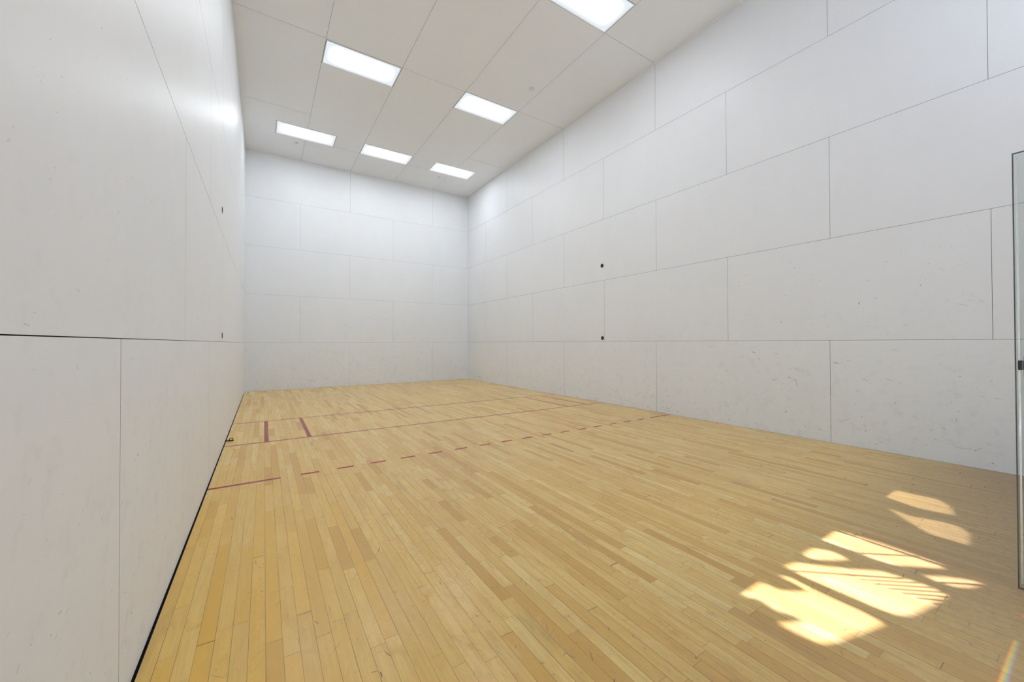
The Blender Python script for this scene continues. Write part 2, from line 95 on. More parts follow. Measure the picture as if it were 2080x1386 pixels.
def mix(nt, fac, a, b, mode='MIX'):
    n = nt.nodes.new('ShaderNodeMix'); n.data_type = 'RGBA'; n.blend_type = mode
    for s, x in ((n.inputs[0], fac), (n.inputs[6], a), (n.inputs[7], b)):
        x = x.k if isinstance(x, V) else x
        if isinstance(x, (int, float)): s.default_value = x
        elif isinstance(x, tuple): s.default_value = (*x, 1)
        else: nt.links.new(x, s)
    return n.outputs[2]

# ------------------------------------------------------------------ mesh helpers
class MB:
    def __init__(s): s.v, s.f, s.m = [], [], []
    def poly(s, pts, m=0):
        i = len(s.v); s.v += [tuple(p) for p in pts]; s.f.append(tuple(range(i, i+len(pts)))); s.m.append(m)
    def box(s, a, b, m=0):
        i = len(s.v); (x0, y0, z0), (x1, y1, z1) = a, b
        s.v += [(x0,y0,z0),(x1,y0,z0),(x1,y1,z0),(x0,y1,z0),(x0,y0,z1),(x1,y0,z1),(x1,y1,z1),(x0,y1,z1)]
        for q in ((0,3,2,1),(4,5,6,7),(0,1,5,4),(1,2,6,5),(2,3,7,6),(3,0,4,7)):
            s.f.append(tuple(i+k for k in q)); s.m.append(m)
    def lathe(s, prof, P, n=40, m=0):
        """prof: (radius, height) list; P(a, b, h) places a point (a, b in the disc plane)"""
        i = len(s.v)
        for r, h in prof:
            for k in range(n):
                t = 2*math.pi*k/n; s.v.append(tuple(P(r*math.cos(t), r*math.sin(t), h)))
        for j in range(len(prof)-1):
            for k in range(n):
                a = i+j*n+k; b = i+j*n+(k+1) % n
                s.f.append((a, b, b+n, a+n)); s.m.append(m)
        for j in (0, len(prof)-1):
            if prof[j][0] > 1e-5: s.f.append(tuple(i+j*n+k for k in range(n))); s.m.append(m)
    def tube(s, pts, r, n=12, m=0, closed=False):
        pts = [Vector(p) for p in pts]; i = len(s.v); N = len(pts)
        ref = Vector((0.31, 0.17, 0.93)).normalized()
        for j, p in enumerate(pts):
            a = pts[(j-1) % N] if (closed or j) else p; b = pts[(j+1) % N] if (closed or j < N-1) else p
            d = (b-a).normalized(); u = d.cross(ref).normalized(); w = d.cross(u)
            for k in range(n):
                t = 2*math.pi*k/n; s.v.append(tuple(p+u*(r*math.cos(t))+w*(r*math.sin(t))))
        for j in range(N if closed else N-1):
            j2 = (j+1) % N
            for k in range(n):
                s.f.append((i+j*n+k, i+j*n+(k+1) % n, i+j2*n+(k+1) % n, i+j2*n+k)); s.m.append(m)
        if not closed:
            s.f.append(tuple(i+k for k in range(n))); s.m.append(m)
            s.f.append(tuple(i+(N-1)*n+k for k in range(n))); s.m.append(m)
    def build(s, name, mats, parent=None, smooth=False, bevel=0.0):
        me = bpy.data.meshes.new(name); me.from_pydata(s.v, [], s.f); me.update()
        for m in (mats if isinstance(mats, (list, tuple)) else [mats]): me.materials.append(m)
        for p, k in zip(me.polygons, s.m): p.material_index = k; p.use_smooth = smooth
        import bmesh
        bm = bmesh.new(); bm.from_mesh(me); bmesh.ops.recalc_face_normals(bm, faces=bm.faces) if not getattr(s, 'raw', False) else None
        bm.to_mesh(me); bm.free()
        o = bpy.data.objects.new(name, me); C.objects.link(o)
        if parent: o.parent = parent
        if bevel:
            md = o.modifiers.new('Bevel', 'BEVEL'); md.width = bevel; md.segments = 2; md.limit_method = 'ANGLE'
        return o

def tag(o, label, cat, group=None, kind=None):
    o['label'] = label; o['category'] = cat
    if group: o['group'] = group
    if kind: o['kind'] = kind
    return o
def thing(name, loc, label, cat, group=None, kind=None):
    o = bpy.data.objects.new(name, None); o.empty_display_size = 0.1; C.objects.link(o); o.location = loc
    return tag(o, label, cat, group, kind)
def copy_thing(src, loc, label):
    r = src.copy(); C.objects.link(r); r.location = loc; r['label'] = label
    for ch in list(src.children):
        c = ch.copy(); C.objects.link(c); c.parent = r
        for g in list(ch.children):
            d = g.copy(); C.objects.link(d); d.parent = c
    return r

# ------------------------------------------------------------------ materials
def wall_mat(name, col, rough):
    m, nt, b = new_mat(name)
    x, y, z = coords(nt)
    n1 = noise(nt, vec(nt, x, y, z), 1.3, 4, 0.6)
    n2 = noise(nt, vec(nt, x*3.0, y*3.0, z*0.8), 2.2, 5, 0.65)
    low = z.map(0.0, 2.4, 1.0, 0.0)                    # ball and shoe grime worn into the lower panels
    n3 = noise(nt, vec(nt, x, y, z), 9.0, 6, 0.7)
    dirt = (n3.map(0.50, 0.72))*low*0.13 + (n2-0.5)*0.05 + n1.map(0.35, 0.7)*0.025
    base = mix(nt, dirt, col, (0.30, 0.30, 0.30))
    nt.links.new(base, b.inputs['Base Color'])
    r = n2*0.10 + (rough-0.05)
    nt.links.new(r.k, b.inputs['Roughness'])
    b.inputs['Specular IOR Level'].default_value = 0.35
    bp = nt.nodes.new('ShaderNodeBump'); bp.inputs['Strength'].default_value = 0.04; bp.inputs['Distance'].default_value = 0.004
    nn = noise(nt, vec(nt, x, y, z), 22.0, 3, 0.5); nt.links.new(nn.k, bp.inputs['Height'])
    nt.links.new(bp.outputs[0], b.inputs['Normal'])
    return m
WALL_COL = (0.868, 0.886, 0.910)
M_WALL = wall_mat('white_wall_panel', WALL_COL, 0.44)
M_CEIL = wall_mat('white_ceiling_panel', (0.925, 0.95, 0.98), 0.55)
M_GAP = simple('dark_panel_joint', (0.035, 0.035, 0.037), 0.9)
M_SC = []
for k, (c, al) in enumerate([((0.38,0.38,0.39), 0.13), ((0.28,0.28,0.29), 0.25), ((0.16,0.16,0.165), 0.38), ((0.05,0.05,0.055), 0.68)]):
    M_SC.append(simple(['faint_scuff', 'grey_scuff', 'dark_scuff', 'black_scuff'][k], c, 0.7, alpha=al))
M_BLACK = simple('black_metal', (0.02, 0.02, 0.022), 0.45, 0.6)
M_DARK = simple('dark_steel', (0.06, 0.06, 0.062), 0.4, 0.8)
M_FLANGE = simple('dark_grey_anchor_rim', (0.10, 0.10, 0.10), 0.45, 0.2)
M_STEEL = simple('brushed_steel', (0.42, 0.42, 0.42), 0.35, 1.0)
M_WHITE = simple('white_enamel', (0.80, 0.80, 0.79), 0.35)
M_BEAD = simple('white_edge_bead', (0.82, 0.82, 0.81), 0.4)
M_PLATE = simple('pale_cover_plate', (0.74, 0.74, 0.73), 0.35)

def floor_mat():
    m, nt, b = new_mat('worn_maple_strip_floor')
    x, y, z = coords(nt)
    wd = 0.0578
    r = x/wd
    row = r.floor(); fx = r.fract()
    h1 = white(nt, vec(nt, row, 11.3)); h2 = white(nt, vec(nt, row, 47.7))
    L = h1*0.65 + 0.38
    v = (y + h2*40.0)/L
    v = v + (v*2.1 + h1*30.0).sin()*0.33
    idx = v.floor(); fy = v.fract()
    c1 = white(nt, vec(nt, row+0.5, idx+0.5)); c2 = white(nt, vec(nt, row+200.5, idx+91.5)); c3 = white(nt, vec(nt, row+77.5, idx+33.5))
    base = ramp(nt, c1, TONES)
    # grain: long fibres plus cloudy maple figure, shifted board by board
    gv = vec(nt, x*30.0 + c2*50.0, y*1.7 + c3*90.0, c1*20.0)
    g = noise(nt, gv, 2.2, 6, 0.62, 0.35)
    gf = noise(nt, vec(nt, x*9.0 + c3*60.0, y*2.6 + c2*70.0), 1.4, 4, 0.55, 0.6)
    fl = noise(nt, vec(nt, x*22.0 + c2*31.0, y*9.0 + c1*47.0), 1.0, 3, 0.6, 1.2)
    base = mix(nt, g.map(0.34, 0.66)*0.50, base, GRAIN)
    base = mix(nt, gf.map(0.48, 0.74)*0.45, base, FIG)
    base = mix(nt, fl.map(0.55, 0.78)*0.30, base, (0.42, 0.23, 0.08))
    base = mix(nt, gf.map(0.22, 0.44, 1.0, 0.0)*0.25, base, (0.90, 0.68, 0.27))
    # flame and cross figure of the maple, strong on some boards and absent on others
    fx1 = noise(nt, vec(nt, x*26.0 + c1*40.0, y*13.0 + c3*60.0), 1.0, 4, 0.6, 1.6)
    base = mix(nt, fx1.map(0.50, 0.68)*(c2.map(0.25, 0.9))*0.50, base, (0.60, 0.345, 0.095))
    pt = noise(nt, vec(nt, x*10.0 + c2*80.0, y*4.5 + c1*35.0), 1.0, 3, 0.5, 0.8)
    base = mix(nt, pt.map(0.60, 0.76)*(c1.map(0.3, 0.8))*0.60, base, (0.55, 0.29, 0.065))
    base = mix(nt, pt.map(0.24, 0.40, 1.0, 0.0)*0.22, base, (0.92, 0.71, 0.31))
    # grey smudges off shoe soles
    sm = noise(nt, vec(nt, x*2.2, y*1.4), 1.0, 5, 0.65).map(0.60, 0.76)
    base = mix(nt, sm*noise(nt, vec(nt, x*40.0, y*12.0), 1.0, 3, 0.6).map(0.3, 0.7)*0.45, base, (0.40, 0.29, 0.20))
    # some boards carry a grey-brown heel stain towards one end
    st = (c3.gt(0.955))*noise(nt, vec(nt, x*14.0, y*2.0), 1.5, 3).map(0.45, 0.65)
    base = mix(nt, st*0.38, base, (0.36, 0.225, 0.11))
    amber = x.map(0.2, 2.0, 1.0, 0.0)*y.map(2.0, 7.0, 1.0, 0.25)      # the varnish is least worn along the left wall
    base = mix(nt, amber*(c2*0.45+0.25), base, (0.93, 0.55, 0.075))
    # worn finish: fine grey dirt trodden into the middle of the court
    wr = noise(nt, vec(nt, x, y), 0.55, 3, 0.5).map(0.30, 0.68)
    fn = noise(nt, vec(nt, x, y), 26.0, 6, 0.75).map(0.42, 0.80)
    edge = x.map(0.1, 1.4)
    door = x.map(0.6, 4.0)*y.map(0.5, 2.3, 1.0, 0.0)          # dimmer light near the doorway, painted into the floor colour
    base = mix(nt, (wr*0.45+0.25)*(fn*0.55+0.25)*edge*WEAR, base, (0.40, 0.31, 0.21))
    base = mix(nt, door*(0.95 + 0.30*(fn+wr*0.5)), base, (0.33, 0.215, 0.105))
    # scratches: thin hair lines
    sc = noise(nt, vec(nt, x*5.0 + y*2.5, y*60.0 - x*28.0), 1.0, 2, 0.4).map(0.735, 0.76)
    base = mix(nt, sc*0.28*edge, base, (0.20, 0.15, 0.12))
    # red court lines
    cx = x
    def hor(yc, sl, w, x0=-1.0, x1=7.0):
        a = (y + cx*(-sl) - yc).abs().lt(w/2)
        return a*cx.gt(x0)*cx.lt(x1)
    def ver(xc, w, y0, y1): return (cx-xc).abs().lt(w/2)*y.gt(y0)*y.lt(y1)
    ln = hor(7.648, -0.0075, 0.038)
    ln = ln.max(hor(6.160, -0.0095, 0.040))
    for xc, w in ((0.428, 0.046), (0.895, 0.044), (5.200, 0.042), (5.668, 0.042)): ln = ln.max(ver(xc, w, 6.12, 7.64))
    ln = ln.max(hor(4.596, -0.0045, 0.042, -1, 0.526)); ln = ln.max(hor(4.596, -0.0045, 0.042, 5.575, 7))
    per = ((cx-0.683)/0.3055).fract()
    ln = ln.max(hor(4.596, -0.0045, 0.042, 0.68, 5.43)*per.lt(0.497))
    wearl = noise(nt, vec(nt, x*6.0, y*6.0), 3.0, 5, 0.7).map(0.25, 0.5, 0.90, 1.0)
    base = mix(nt, ln*wearl, base, (0.32, 0.007, 0.008))
    # joints between boards
    jn = noise(nt, vec(nt, row*3.7, y*1.3), 1.0, 3).map(0.35, 0.65, 0.25, 1.0)
    ex = fx.min(1.0-fx)*wd
    ey = fy.min(1.0-fy)*L
    seam = ex.map(0.0003, 0.0017, 1.0, 0.0)*jn*0.85
    endj = ey.map(0.0005, 0.0018, 1.0, 0.0)*(c2*0.55+0.2)
    dk = seam.max(endj)
    base = mix(nt, dk, base, (0.075, 0.045, 0.025))
    nt.links.new(base, b.inputs['Base Color'])
    b.inputs['Roughness'].default_value = 0.25
    b.inputs['Specular IOR Level'].default_value = 0.36
    bp = nt.nodes.new('ShaderNodeBump'); bp.inputs['Strength'].default_value = 0.25; bp.inputs['Distance'].default_value = 0.0012
    hgt = (1.0-dk)*0.6 + c2*0.0 + g*0.10 + noise(nt, vec(nt, x*12.0, y*2.0), 1.0, 2)*0.35
    nt.links.new(hgt.k, bp.inputs['Height']); nt.links.new(bp.outputs[0], b.inputs['Normal'])
    return m
TONES = [(0.0, (0.60, 0.335, 0.085)), (0.13, (0.75, 0.465, 0.125)), (0.5, (0.83, 0.57, 0.185)), (0.86, (0.86, 0.61, 0.215)), (1.0, (0.89, 0.68, 0.28))]
GRAIN = (0.63, 0.38, 0.11); FIG = (0.72, 0.41, 0.10); WEAR = 0.5
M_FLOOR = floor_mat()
M_NICK = [simple('faint_floor_mark', (0.20, 0.12, 0.07), 0.6, alpha=0.30), simple('floor_mark', (0.09, 0.06, 0.045), 0.6, alpha=0.55), simple('dark_floor_mark', (0.03, 0.022, 0.02), 0.6, alpha=0.8)]
M_VOID = simple('floor_edge_void', (0.006, 0.006, 0.006), 0.9)
# ------------------------------------------------------------------ setting: wall panels
GAPW = 0.0028
def streak(mb, P, a, b, w, m, n=0.0004):
    """a lens-shaped scuff from a to b, w wide, in the wall's own (u, z) plane"""
    (u0, z0), (u1, z1) = a, b
    du, dz = u1-u0, z1-z0; L = math.hypot(du, dz)
    if L < 1e-4: du, dz, L = 1e-4, 0, 1e-4
    tx, tz = du/L, dz/L; nx, nz = -tz, tx
    if L < w*1.2: ex = (w*1.2-L)/2; u0 -= tx*ex; z0 -= tz*ex; du += 2*ex*tx; dz += 2*ex*tz
    pts = []
    K = 5
    prof = [math.sin(math.pi*min(max((k+0.35)/(K+0.7), 0), 1))**0.7*rng.uniform(0.7, 1.15) for k in range(K+1)]
    cv = rng.uniform(-0.35, 0.35)*w; w *= 0.75
    for k in range(K+1):
        t = k/K; c = cv*math.sin(math.pi*t)
        pts.append((u0+du*t+nx*(c+w/2*prof[k]), z0+dz*t+nz*(c+w/2*prof[k])))
    for k in range(K, -1, -1):
        t = k/K; c = cv*math.sin(math.pi*t)
        pts.append((u0+du*t+nx*(c-w/2*prof[k]), z0+dz*t+nz*(c-w/2*prof[k])))
    mb.poly([P(u, z, n+rng.uniform(0, 0.0003)) for u, z in pts], m)

def panel_wall(name, P, u0, u1, rows, marks, label, holes=(), GAPW=GAPW):
    """rows: (z0, z1, [seam u positions]); P(u, z, n) with n the distance into the room"""
    mb = MB(); mb.raw = True
    T = -0.012
    for z0, z1, seams in rows:
        us = [u0] + sorted(s for s in seams if u0 < s < u1) + [u1]
        za = z0 + (GAPW/2 if z0 > 0 else 0); zb = z1 - (GAPW/2 if z1 < H-0.001 else 0)
        for a, b in zip(us[:-1], us[1:]):
            a2 = a + (GAPW/2 if a > u0 else 0); b2 = b - (GAPW/2 if b < u1 else 0)
            cells = [(a2, b2, za, zb)]
            for ha, hb, hz0, hz1 in holes:
                nxt = []
                for (p, q, r, s) in cells:
                    if hb <= p or ha >= q or hz1 <= r or hz0 >= s: nxt.append((p, q, r, s)); continue
                    if ha > p: nxt.append((p, ha, r, s))
                    if hb < q: nxt.append((hb, q, r, s))
                    if hz1 < s: nxt.append((max(p, ha), min(q, hb), hz1, s))
                    if hz0 > r: nxt.append((max(p, ha), min(q, hb), r, hz0))
                cells = nxt
            for (p, q, r, s) in cells:
                mb.poly([P(p, r, 0), P(q, r, 0), P(q, s, 0), P(p, s, 0)], 0)
                mb.poly([P(p, r, T), P(p, s, T), P(p, s, 0), P(p, r, 0)], 1)
                mb.poly([P(q, r, T), P(q, s, T), P(q, s, 0), P(q, r, 0)], 1)
                mb.poly([P(p, r, T), P(q, r, T), P(q, r, 0), P(p, r, 0)], 1)
                mb.poly([P(p, s, T), P(q, s, T), P(q, s, 0), P(p, s, 0)], 1)
    back = [(u0, u1, -0.03, H)]
    for ha, hb, hz0, hz1 in holes:
        nxt = []
        for (p, q, r, s) in back:
            if hb <= p or ha >= q or hz1 <= r or hz0 >= s: nxt.append((p, q, r, s)); continue
            if ha > p: nxt.append((p, ha, r, s))
            if hb < q: nxt.append((hb, q, r, s))
            if hz1 < s: nxt.append((max(p, ha), min(q, hb), hz1, s))
            if hz0 > r: nxt.append((max(p, ha), min(q, hb), r, hz0))
        back = nxt
    for p, q, r, s in back:                              # the dark wall core behind the panel joints
        mb.poly([P(p, r, T), P(q, r, T), P(q, s, T), P(p, s, T)], 1)
        mb.poly([P(p, r, -0.12), P(q, r, -0.12), P(q, s, -0.12), P(p, s, -0.12)], 0)
    for ha, hb, hz0, hz1 in holes:
        mb.poly([P(ha, hz1, -0.12), P(hb, hz1, -0.12), P(hb, hz1, 0), P(ha, hz1, 0)], 0)
        mb.poly([P(ha, hz0, -0.12), P(hb, hz0, -0.12), P(hb, hz0, 0), P(ha, hz0, 0)], 0)
        for uu in (ha, hb): mb.poly([P(uu, hz0, -0.12), P(uu, hz1, -0.12), P(uu, hz1, 0), P(uu, hz0, 0)], 0)
    for (ua, za, ub, zb, w, d) in marks:
        m = 2 + (0 if d < 0.2 else 1 if d < 0.42 else 2 if d < 0.68 else 3)
        streak(mb, P, (ua, za), (ub, zb), w, m)
    o = mb.build(name, [M_WALL, M_GAP]+M_SC)
    return tag(o, label, 'wall', kind='structure')

def seams(off): return [F-(off+8*k)*FT for k in range(-1, 6)]
Z = [k*4*FT for k in range(6)]; Z[5] = H
def rand_marks(n, u0, u1, zmax, low=1.0, dark=0.3, size=1.0):
    out = []
    for _ in range(n):
        u = rng.uniform(u0, u1)
        z = zmax*rng.random()**low
        L = rng.uniform(0.008, 0.035)*size; a = rng.gauss(0, 0.5)
        w = rng.uniform(0.003, 0.009)*size
        d = min(0.95, max(0.05, rng.gauss(dark, 0.13)))
        out.append((u, z, u+L*math.cos(a), z+L*math.sin(a), w, d))
    return out
row_r = [(Z[0], Z[1], seams(8.10)), (Z[1], Z[2], seams(4.14)), (Z[2], Z[3], seams(8.14)), (Z[3], Z[4], seams(4.12)), (Z[4], Z[5], seams(8.12))]
mk_r = RM + rand_marks(110, 0.3, 4.8, 2.4, 1.3, 0.12, 0.7) + rand_marks(150, 0.4, 7.5, 0.30, 1.5, 0.17, 0.75) + rand_marks(190, 4.5, 11.5, 0.34, 2.0, 0.42, 1.3) + rand_marks(90, 4.5, 11.8, 2.2, 1.0, 0.12, 1.3)
panel_wall('wall_right', lambda u, z, n: (W-n, u, z), 0, F, row_r, mk_r, 'long white panelled side wall on the right, scuffed low down')
row_l = [(Z[0], Z[1], seams(8.40)), (Z[1], Z[2], [3.551, 5.98, 8.43, 1.11]), (Z[2], Z[3], seams(8.22)), (Z[3], Z[4], seams(4.2)), (Z[4], Z[5], seams(8.2))]
mk_l = LM + rand_marks(60, 1.6, 4.5, 2.4, 1.2, 0.08, 0.8) + rand_marks(90, 1.8, 7.0, 0.6, 1.6, 0.14, 0.9) + rand_marks(40, 5, 11, 0.5, 1.5, 0.2)
panel_wall('wall_left', lambda u, z, n: (n, u, z), 0, F, row_l, mk_l, 'long white panelled side wall close by on the left')
sx = lambda o: [(o+8*k)*FT for k in range(0, 3)]
row_f = [(Z[0], Z[1], sx(7.96)), (Z[1], Z[2], sx(3.96)), (Z[2], Z[3], sx(7.96)), (Z[3], Z[4], sx(3.95)), (Z[4], Z[5], sx(8.0))]
mk_f = FW + rand_marks(80, 0.2, 5.9, 0.25, 1.8, 0.42, 1.4) + rand_marks(50, 0.3, 5.8, 2.4, 1.0, 0.07, 2.0)
panel_wall('wall_front', lambda u, z, n: (u, F-n, z), 0, W, row_f, mk_f, 'white panelled front wall at the far end of the court', GAPW=0.0017)
DOOR = (2.0, 5.2, -0.02, 2.13)
panel_wall('wall_back', lambda u, z, n: (u, n, z), 0, W, [(Z[k], Z[k+1], sx(4)) for k in range(5)], [], 'white back wall with the wide glazed doorway', holes=[DOOR, (4.0, 5.98, 3.2, 5.9)])   # doorway below; upper opening added to let in fill daylight

# ------------------------------------------------------------------ ceiling with joints cut round the lights
LW, LD = 4*FT, 2*FT
LIGHTS = [   # x0 (ft), distance of the far and near edge from the front wall (ft)
    (4.0, 14.0, 'lit recessed ceiling light in the second row, left of the two'),
    (12.0, 14.1, 'lit recessed ceiling light in the second row, right of the two'),
    (2.0, 4.0, 'lit recessed ceiling light in the row by the front wall, leftmost of three'),
    (8.0, 4.0, 'lit recessed ceiling light in the row by the front wall, middle of three'),
    (14.0, 4.05, 'lit recessed ceiling light in the row by the front wall, rightmost of three'),
    (12.0, 24.1, 'lit recessed ceiling light nearest the camera, cut off by the top of the photo')]
HID = [(4.0, 24.1), (2.0, 34.0), (8.0, 34.0), (14.0, 34.0)]       # the rest of the lamp grid, behind and above the camera
def ceiling():
    mb = MB(); mb.raw = True
    g = 0.0016
    cols = {0: [8.07, 16.1, 24.1, 32.1], 1: [4.1, 12.0+400, 16.05, 24.1, 28.1, 36.1], 2: [4.1, 16.05, 24.08, 36.1], 3: [4.15, 16.1, 24.12, 36.1], 4: [8.13, 16.1, 24.12, 32.1]}
    holes = [(x*FT, x*FT+LW, F-(d+2)*FT, F-d*FT) for x, d, _ in LIGHTS]
    for c, ds in cols.items():
        ys = [0.0]+[F-d*FT for d in sorted(ds, reverse=True) if d < 40]+[F]
        xa, xb = c*4*FT + (g if c else 0), (c+1)*4*FT - (g if c < 4 else 0)
        for y0, y1 in zip(ys[:-1], ys[1:]):
            cells = [(xa, xb, y0+(g if y0 > 0 else 0), y1-(g if y1 < F else 0))]
            for ha, hb, hc, hd in holes:
                nxt = []
                for (p, q, r, s) in cells:
                    if hb <= p or ha >= q or hd <= r or hc >= s: nxt.append((p, q, r, s)); continue
                    if ha > p: nxt.append((p, ha, r, s))
                    if hb < q: nxt.append((hb, q, r, s))
                    if hd < s: nxt.append((max(p, ha), min(q, hb), hd, s))
                    if hc > r: nxt.append((max(p, ha), min(q, hb), r, hc))
                cells = nxt
            for (p, q, r, s) in cells:
                mb.poly([(p, r, H), (p, s, H), (q, s, H), (q, r, H)], 0)
                for e in (((p, r), (q, r)), ((p, s), (q, s)), ((p, r), (p, s)), ((q, r), (q, s))):
                    mb.poly([(*e[0], H), (*e[1], H), (*e[1], H+0.014), (*e[0], H+0.014)], 1)
    mb.poly([(-0.1, -0.1, H+0.014), (W+0.1, -0.1, H+0.014), (W+0.1, F+0.1, H+0.014), (-0.1, F+0.1, H+0.014)], 1)
    return tag(mb.build('ceiling', [M_CEIL, M_GAP]), 'flat white panelled ceiling with thin dark joints', 'ceiling', kind='structure')
ceiling()

# ------------------------------------------------------------------ floor
def floor():
    mb = MB(); mb.raw = True
    x0, x1, y1 = 0.011, W-0.004, F-0.005
    mb.poly([(x0, -0.12, 0), (x1, -0.12, 0), (x1, y1, 0), (x0, y1, 0)], 0)
    for a, b in (((x0, -0.12), (x0, y1)), ((x0, y1), (x1, y1)), ((x1, y1), (x1, -0.12))):
        mb.poly([(*a, 0), (*b, 0), (*b, -0.03), (*a, -0.03)], 4)
    mb.poly([(-0.02, -0.12, -0.028), (W+0.02, -0.12, -0.028), (W+0.02, F+0.02, -0.028), (-0.02, F+0.02, -0.028)], 4)
    P = lambda u, z, n: (u, z, n*0.6)
    for (ua, za, ub, zb, w, d) in FM: streak(mb, P, (ua, za), (ub, zb), min(w, 0.006)*0.8, 1+(0 if d < 0.45 else 1 if d < 0.72 else 2))
    for k in range(620):
        y = 0.7 + 5.2*rng.random()**1.6; u = rng.uniform(0.25, 5.9)
        L = rng.uniform(0.004, 0.022); a = rng.gauss(1.2, 0.8); w = rng.uniform(0.0016, 0.0045)
        streak(mb, P, (u, y), (u+L*math.cos(a), y+L*math.sin(a)), w, 1+(rng.random() < 0.6)+(rng.random() < 0.18))
    for k in range(300):
        y = rng.uniform(0.8, 11.8); u = rng.uniform(0.3, 5.9)
        L = rng.uniform(0.02, 0.07); a = rng.gauss(1.3, 0.7); w = rng.uniform(0.003, 0.008)
        streak(mb, P, (u, y), (u+L*math.cos(a), y+L*math.sin(a)), w, 1)
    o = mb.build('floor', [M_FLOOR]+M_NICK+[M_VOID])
    return tag(o, 'worn maple strip floor with red court lines', 'floor', kind='structure')
floor()

# pale edge beads where the side walls meet the ceiling
for nm, xx, sg, lb in (('trim_1', 0.0, 1, 'thin white bead between left wall and ceiling'), ('trim_2', W, -1, 'thin white bead between right wall and ceiling')):
    mb = MB(); mb.raw = True
    a, b = xx+sg*0.0005, xx+sg*0.009
    z0 = H-0.012
    mb.poly([(a, 0.01, z0), (b, 0.01, H-0.0006), (b, F-0.01, H-0.0006), (a, F-0.01, z0)], 0)
    tag(mb.build(nm, M_BEAD), lb, 'trim', kind='structure')

# ------------------------------------------------------------------ recessed ceiling lights
def diffuser_mat():
    m = bpy.data.materials.new('lit_diffuser'); m.use_nodes = True
    nt = m.node_tree; nt.nodes.clear()
    x, y, z = coords(nt)
    dx = 0.588 - x.abs(); dy = 0.284 - y.abs()
    s = (dx.map(0.0, 0.26)*dy.map(0.0, 0.28)).pow(2.2)         # tubes run along the middle of the tray
    st = s*LAMP + 0.78
    em = nt.nodes.new('ShaderNodeEmission'); em.inputs[0].default_value = (*LCOL, 1)
    nt.links.new(st.k, em.inputs[1])
    out = nt.nodes.new('ShaderNodeOutputMaterial'); nt.links.new(em.outputs[0], out.inputs[0])
    return m
M_DIFF = diffuser_mat()
def make_light(x, d, label):
    t = thing('ceiling_light', (x*FT+LW/2, F-(d+1)*FT, H), label, 'ceiling light', 'recessed ceiling lights')
    ox, oy, w = LW/2-0.006, LD/2-0.004, 0.014
    mb = MB()
    ix, iy = ox-w, oy-w
    prof = [(0.0, 0.012), (0.0, -0.003), (0.004, -0.005), (w-0.004, -0.005), (w, -0.002), (w, 0.012)]
    n = len(prof); base = len(mb.v)
    for ins, h in prof:
        for sx_, sy_ in ((-1, -1), (1, -1), (1, 1), (-1, 1)): mb.v.append((sx_*(ox-ins), sy_*(oy-ins), h))
    for j in range(n-1):
        for k in range(4):
            a, b2 = base+j*4+k, base+j*4+(k+1) % 4
            mb.f.append((a, b2, b2+4, a+4)); mb.m.append(0)
    mb.build('frame', M_WHITE, t)
    mb = MB(); mb.raw = True
    N1, N2 = 24, 12
    idx = {}
    for i in range(N1+1):
        for j in range(N2+1):
            u, v = -1+2*i/N1, -1+2*j/N2
            idx[i, j] = len(mb.v)
            mb.v.append((u*(ix+0.002), v*(iy+0.002), 0.009 - 0.007*(1-u**4)*(1-v**4)))
    for i in range(N1):
        for j in range(N2):
            mb.f.append((idx[i, j], idx[i, j+1], idx[i+1, j+1], idx[i+1, j])); mb.m.append(0)
    mb.build('diffuser', M_DIFF, t, smooth=True)
    return t
L0 = make_light(*LIGHTS[0])
for x, d, lb in LIGHTS[1:]: copy_thing(L0, (x*FT+LW/2, F-(d+1)*FT, H), lb)
for x, d in HID[:1]:
    ld = bpy.data.lights.new('ceiling_lamp', 'AREA'); ld.shape = 'RECTANGLE'; ld.size = 1.15; ld.size_y = 0.54
    ld.energy = HIDW; ld.color = LCOL
    lo = bpy.data.objects.new('ceiling_lamp', ld); C.objects.link(lo); lo.location = (x*FT+LW/2, F-(d+1)*FT, H-0.004)

# ------------------------------------------------------------------ sprinkler cover discs
def sprinkler(loc, label):
    t = thing('sprinkler_cover', loc, label, 'sprinkler cover', 'sprinkler cover plates on the ceiling')
    P = lambda a, b, h: (a, b, -h)
    mb = MB(); mb.lathe([(0.030, -0.006), (0.030, 0.006), (0.034, 0.006), (0.034, -0.006)], P); mb.build('collar', M_PLATE, t, smooth=False)
    mb = MB(); mb.lathe([(0.0001, 0.006), (0.046, 0.006), (0.048, 0.008), (0.047, 0.010), (0.030, 0.0125), (0.0001, 0.013)], P); mb.build('cover_plate', M_PLATE, t, smooth=True)
    return t
S0 = sprinkler((1.046, 11.213, H), 'round sprinkler cover below the front row ceiling light nearest the left wall')
copy_thing(S0, (4.683, 6.534, H), 'round sprinkler cover on the ceiling panel nearest the right wall, closest to camera')
copy_thing(S0, (4.701, 11.212, H), 'round sprinkler cover beside the front row ceiling light nearest the right wall')

# ------------------------------------------------------------------ net anchors in the side walls
def anchor(wall, loc, label):
    t = thing('net_anchor', loc, label, 'net anchor', 'black net anchors set in the side walls')
    sg = 1 if wall == 'left' else -1
    k = 0.28 if wall == 'left' else 1.0                # the left pair is screwed in almost flush
    P = lambda a, b, h: (sg*h*k, a, b)
    mb = MB(); mb.lathe([(0.040, 0.0005), (0.040, 0.004), (0.037, 0.0065), (0.027, 0.0065), (0.025, 0.004), (0.025, 0.0005)], P); mb.build('flange', M_FLANGE, t, smooth=True)
    mb = MB(); mb.lathe([(0.026, 0.0012), (0.012, 0.0012), (0.0001, 0.0010)], P); mb.build('socket', M_BLACK, t)
    mb = MB(); mb.tube([P(0, -0.027, 0.006), P(0, -0.012, 0.0085), P(0, 0.012, 0.0085), P(0, 0.027, 0.006)], 0.0038); mb.build('cross_bar', M_DARK, t, smooth=True)
    return t
